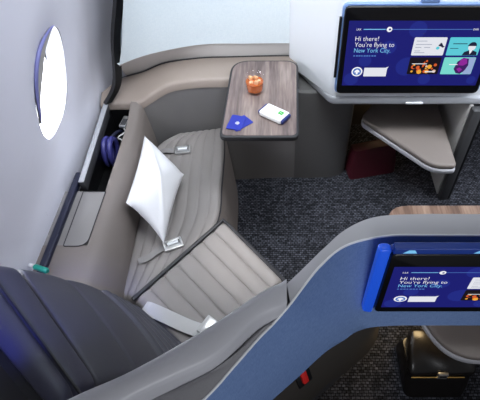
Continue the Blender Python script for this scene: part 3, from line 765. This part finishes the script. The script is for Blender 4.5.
# ------------------------------------------------------------------ tray table and what stands on it
tb = empty('tray_table', (-.09, 2.0, .68), 'grey wood tray table with dark rounded rim over the bench end', 'table')
tp = [(-.270, 1.570), (-.252, 2.178), (.096, 2.178), (.084, 1.570)]
bm = new(); prism(bm, round_poly(tp, [.035, .10, .07, .035], 8), .790, .816, .006); build('rim', bm, M['seam'], tb)
tin = [(-.259, 1.582), (-.241, 2.166), (.085, 2.166), (.073, 1.582)]
bm = new(); prism(bm, round_poly(tin, [.028, .092, .062, .028], 8), .812, .8175, .001); build('tabletop', bm, M['tablewood'], tb)
bm = new(); box(bm, (.02, 2.13, .770), (.12, .16, .04), .01); build('support_arm', bm, M['dark'], tb)

gl = empty('tumbler', (-.12, 1.90, .818), 'short glass of amber drink with ice on the tray table', 'glass')
gx, gy, gz = -.122, 1.905, .8185
bm = new()
lathe(bm, [(.001, 0), (.038, 0), (.041, .004), (.044, .04), (.047, .088), (.0465, .0895), (.0448, .088), (.0418, .04), (.038, .012), (.001, .010)], (gx, gy, gz), 40); build('tumbler_glass', bm, M['glass'], gl, angle=50)
bm = new(); lathe(bm, [(.001, .0105), (.0375, .0125), (.0412, .04), (.0425, .056), (.001, .056)], (gx, gy, gz), 40); build('drink', bm, M['whisky'], gl, angle=50)
rnd = random.Random(5)
for k in range(5):
    bm = new(); a_ = k * 1.3
    box(bm, (gx + .021 * math.cos(a_), gy + .021 * math.sin(a_), gz + .056 + .006 * (k % 3)), (.019, .017, .018), .003, Matrix.Rotation(rnd.random() * 3, 3, 'Z') @ Matrix.Rotation(.4 * rnd.random(), 3, 'X')); build('ice_cube', bm, M['ice'], gl, angle=50)

def booklet(loc, ang, z, label, mark):
    r = empty('blue_card', (loc[0], loc[1], z), label, 'card', 'blue cards on the tray table')
    R = rotz(ang); bm = new(); pl = round_poly([(-.034, -.049), (.034, -.049), (.034, .049), (-.034, .049)], .005, 4)
    prism(bm, [tuple((R @ Vector((p[0], p[1], 0)) + Vector((loc[0], loc[1], 0))).xy) for p in pl], z, z + .0022, 0); build('card', bm, M['bluecard'], r, False)
    if mark:
        bm = new()
        for k in range(3):
            pts = [(.006 + .009 * math.cos(b) * (1 - .28 * k), -.004 + .009 * math.sin(b) * (1 - .28 * k), 0) for b in [i * math.pi / 8 for i in range(17)]]
            tube(bm, [R @ Vector(p) + Vector((loc[0], loc[1], z + .0024)) for p in pts], .0007, 4)
        tube(bm, [R @ Vector(p) + Vector((loc[0], loc[1], z + .0024)) for p in ((.0, -.004, 0), (.012, -.004, 0))], .0007, 4)
        build('round_emblem', bm, M['paper'], r, False)
booklet((-.180, 1.662), -.85, .8180, 'plain blue card lying underneath the other card, turned askew', False)
booklet((-.198, 1.664), -.24, .8204, 'blue card with small round white emblem on top of the other', True)
wb = empty('sleeve_box', (-.025, 1.71, .818), 'white sleeve box with green mark and navy ends on the table', 'box')
Rw = rotz(-.62); Lw = Vector((-.026, 1.713, .8325))
bm = new(); box(bm, Lw, (.122, .076, .027), .008, Rw, 0, 4); slv = build('sleeve', bm, M['paper'], wb, angle=50)
bm = new(); box(bm, Lw + Vector((0, 0, -.001)), (.140, .066, .020), .004, Rw); build('inner_tray', bm, M['bluecase'], wb)
bm = new(); box(bm, Lw + Rw @ Vector((.032, .008, .0137)), (.024, .022, .0006), .0, Rw); build('green_mark', bm, M['green'], slv, False)
bm = new(); box(bm, Lw + Rw @ Vector((.032, .008, .0142)), (.012, .0025, .0004), 0, Rw); build('mark_line', bm, M['paper'], slv, False)

# ------------------------------------------------------------------ ottomans
def ottoman(pl, z, rad, label, base):
    r = empty('ottoman', (pl[0][0] + .2, pl[0][1], 0), label, 'ottoman', 'ottomans in the footwells')
    bm = new(); prism(bm, round_poly(pl, rad, 8), z - .035, z, .014, 0, 4); build('cushion', bm, M['ottoman'], r)
    c = Vector((sum(p[0] for p in pl) / len(pl), sum(p[1] for p in pl) / len(pl)))
    bm = new(); prism(bm, round_poly([tuple(c + (Vector(p) - c) * 1.012) for p in pl], rad, 8), z - .062, z - .030, .010); build('tray_shell', bm, M['cap'], r)
    bm = new(); prism(bm, base, .001, z - .06, .004); build('base', bm, M['pale'], r)
ottoman([(.462, 2.135), (.80, 1.742), (.925, 1.742), (.945, 2.55), (.60, 2.55), (.575, 2.30)], .47, [.05, .09, .03, .02, .02, .1], 'taupe ottoman with angled front corner under the large screen', [(.80, 2.36), (.975, 2.34), (.975, 2.55), (.80, 2.55)])
ottoman([(.56, .93), (.655, .728), (1.20, .70), (1.20, 1.20), (.56, 1.20)], .45, [.10, .16, .02, .02, .04], 'taupe ottoman with rounded corner in the footwell below the smaller screen', [(.95, .95), (1.19, .95), (1.19, 1.19), (.95, 1.19)])

# ------------------------------------------------------------------ bags
mb = empty('maroon_bag', (.61, 2.16, 0), 'maroon leather bag standing on the carpet under the taupe ottoman', 'bag')
Rm = rotz(.235)
Lm = Vector((.585, 2.185, .105))
bm = new()
rows = []
for q in range(9):
    t = q / 8; wv = .155 - .012 * t + .003 * math.sin(5 * t); dv_ = .07 - .035 * t
    rows.append([Lm + Rm @ Vector((x * wv, y * dv_ + .0 * t, -.104 + .215 * t + (.006 * math.sin(3 * x) if q == 8 else 0))) for x, y in round_poly([(-1, -1), (1, -1), (1, 1), (-1, 1)], .25, 4)])
loft(bm, rows, True, 0, True); build('body', bm, M['maroon'], mb, angle=50)
hb_ = empty('black_handbag', (.67, .78, 0), 'black leather handbag with gold zip and clasp on the carpet', 'handbag')
cx, cy = .70, .855
def hbp(x, y, z): return Vector((cx + x, cy + y, z))
bm = new(); rows = []
for q in range(11):
    t = q / 10; wv = .138 + .008 * math.sin(math.pi * t); yv = .086 + .045 * (1 - t) ** 1.5 + .006 * math.sin(math.pi * t)
    rows.append([hbp(x * wv, y * yv, .001 + .155 * t) for x, y in round_poly([(-1, -1), (1, -1), (1, 1), (-1, 1)], .3, 5)])
loft(bm, rows, True, 0, True); build('body', bm, M['blackleather'], hb_, angle=60)
bm = new(); FP_ = railP([((cx - .142, cy - .093, .160), (cx + .142, cy - .093, .160)), ((cx - .146, cy - .088, .190), (cx + .146, cy - .088, .190)), ((cx - .142, cy - .04, .225), (cx + .142, cy - .04, .225)), ((cx - .132, cy + .03, .245), (cx + .132, cy + .03, .25)), ((cx - .120, cy + .085, .245), (cx + .120, cy + .085, .245))])
slab(bm, FP_, 30, 24, lambda s, t: -.012 + .012 * edge_roll(s, .06) * edge_roll(t, .08) + .004 * math.sin(12 * s + 3 * t) * math.sin(6 * t), .04); build('flap', bm, M['blackleather'], hb_, angle=70)
bm = new(); prism(bm, [(cx - .135, cy - .07), (cx + .135, cy - .07), (cx + .12, cy + .08), (cx - .12, cy + .08)], .15, .20, .01); build('neck', bm, M['blackleather'], hb_)
bm = new(); tube(bm, [hbp(-.13, -.098, .157), hbp(.10, -.098, .157)], .0035, 6); build('zip', bm, M['gold'], hb_)
bm = new(); box(bm, hbp(0, -.098, .175), (.044, .014, .044), .003); cl = build('clasp', bm, M['steel'], hb_)
bm = new(); box(bm, hbp(0, -.105, .180), (.028, .004, .012), .001); build('clasp_plate', bm, M['blackleather'], cl)
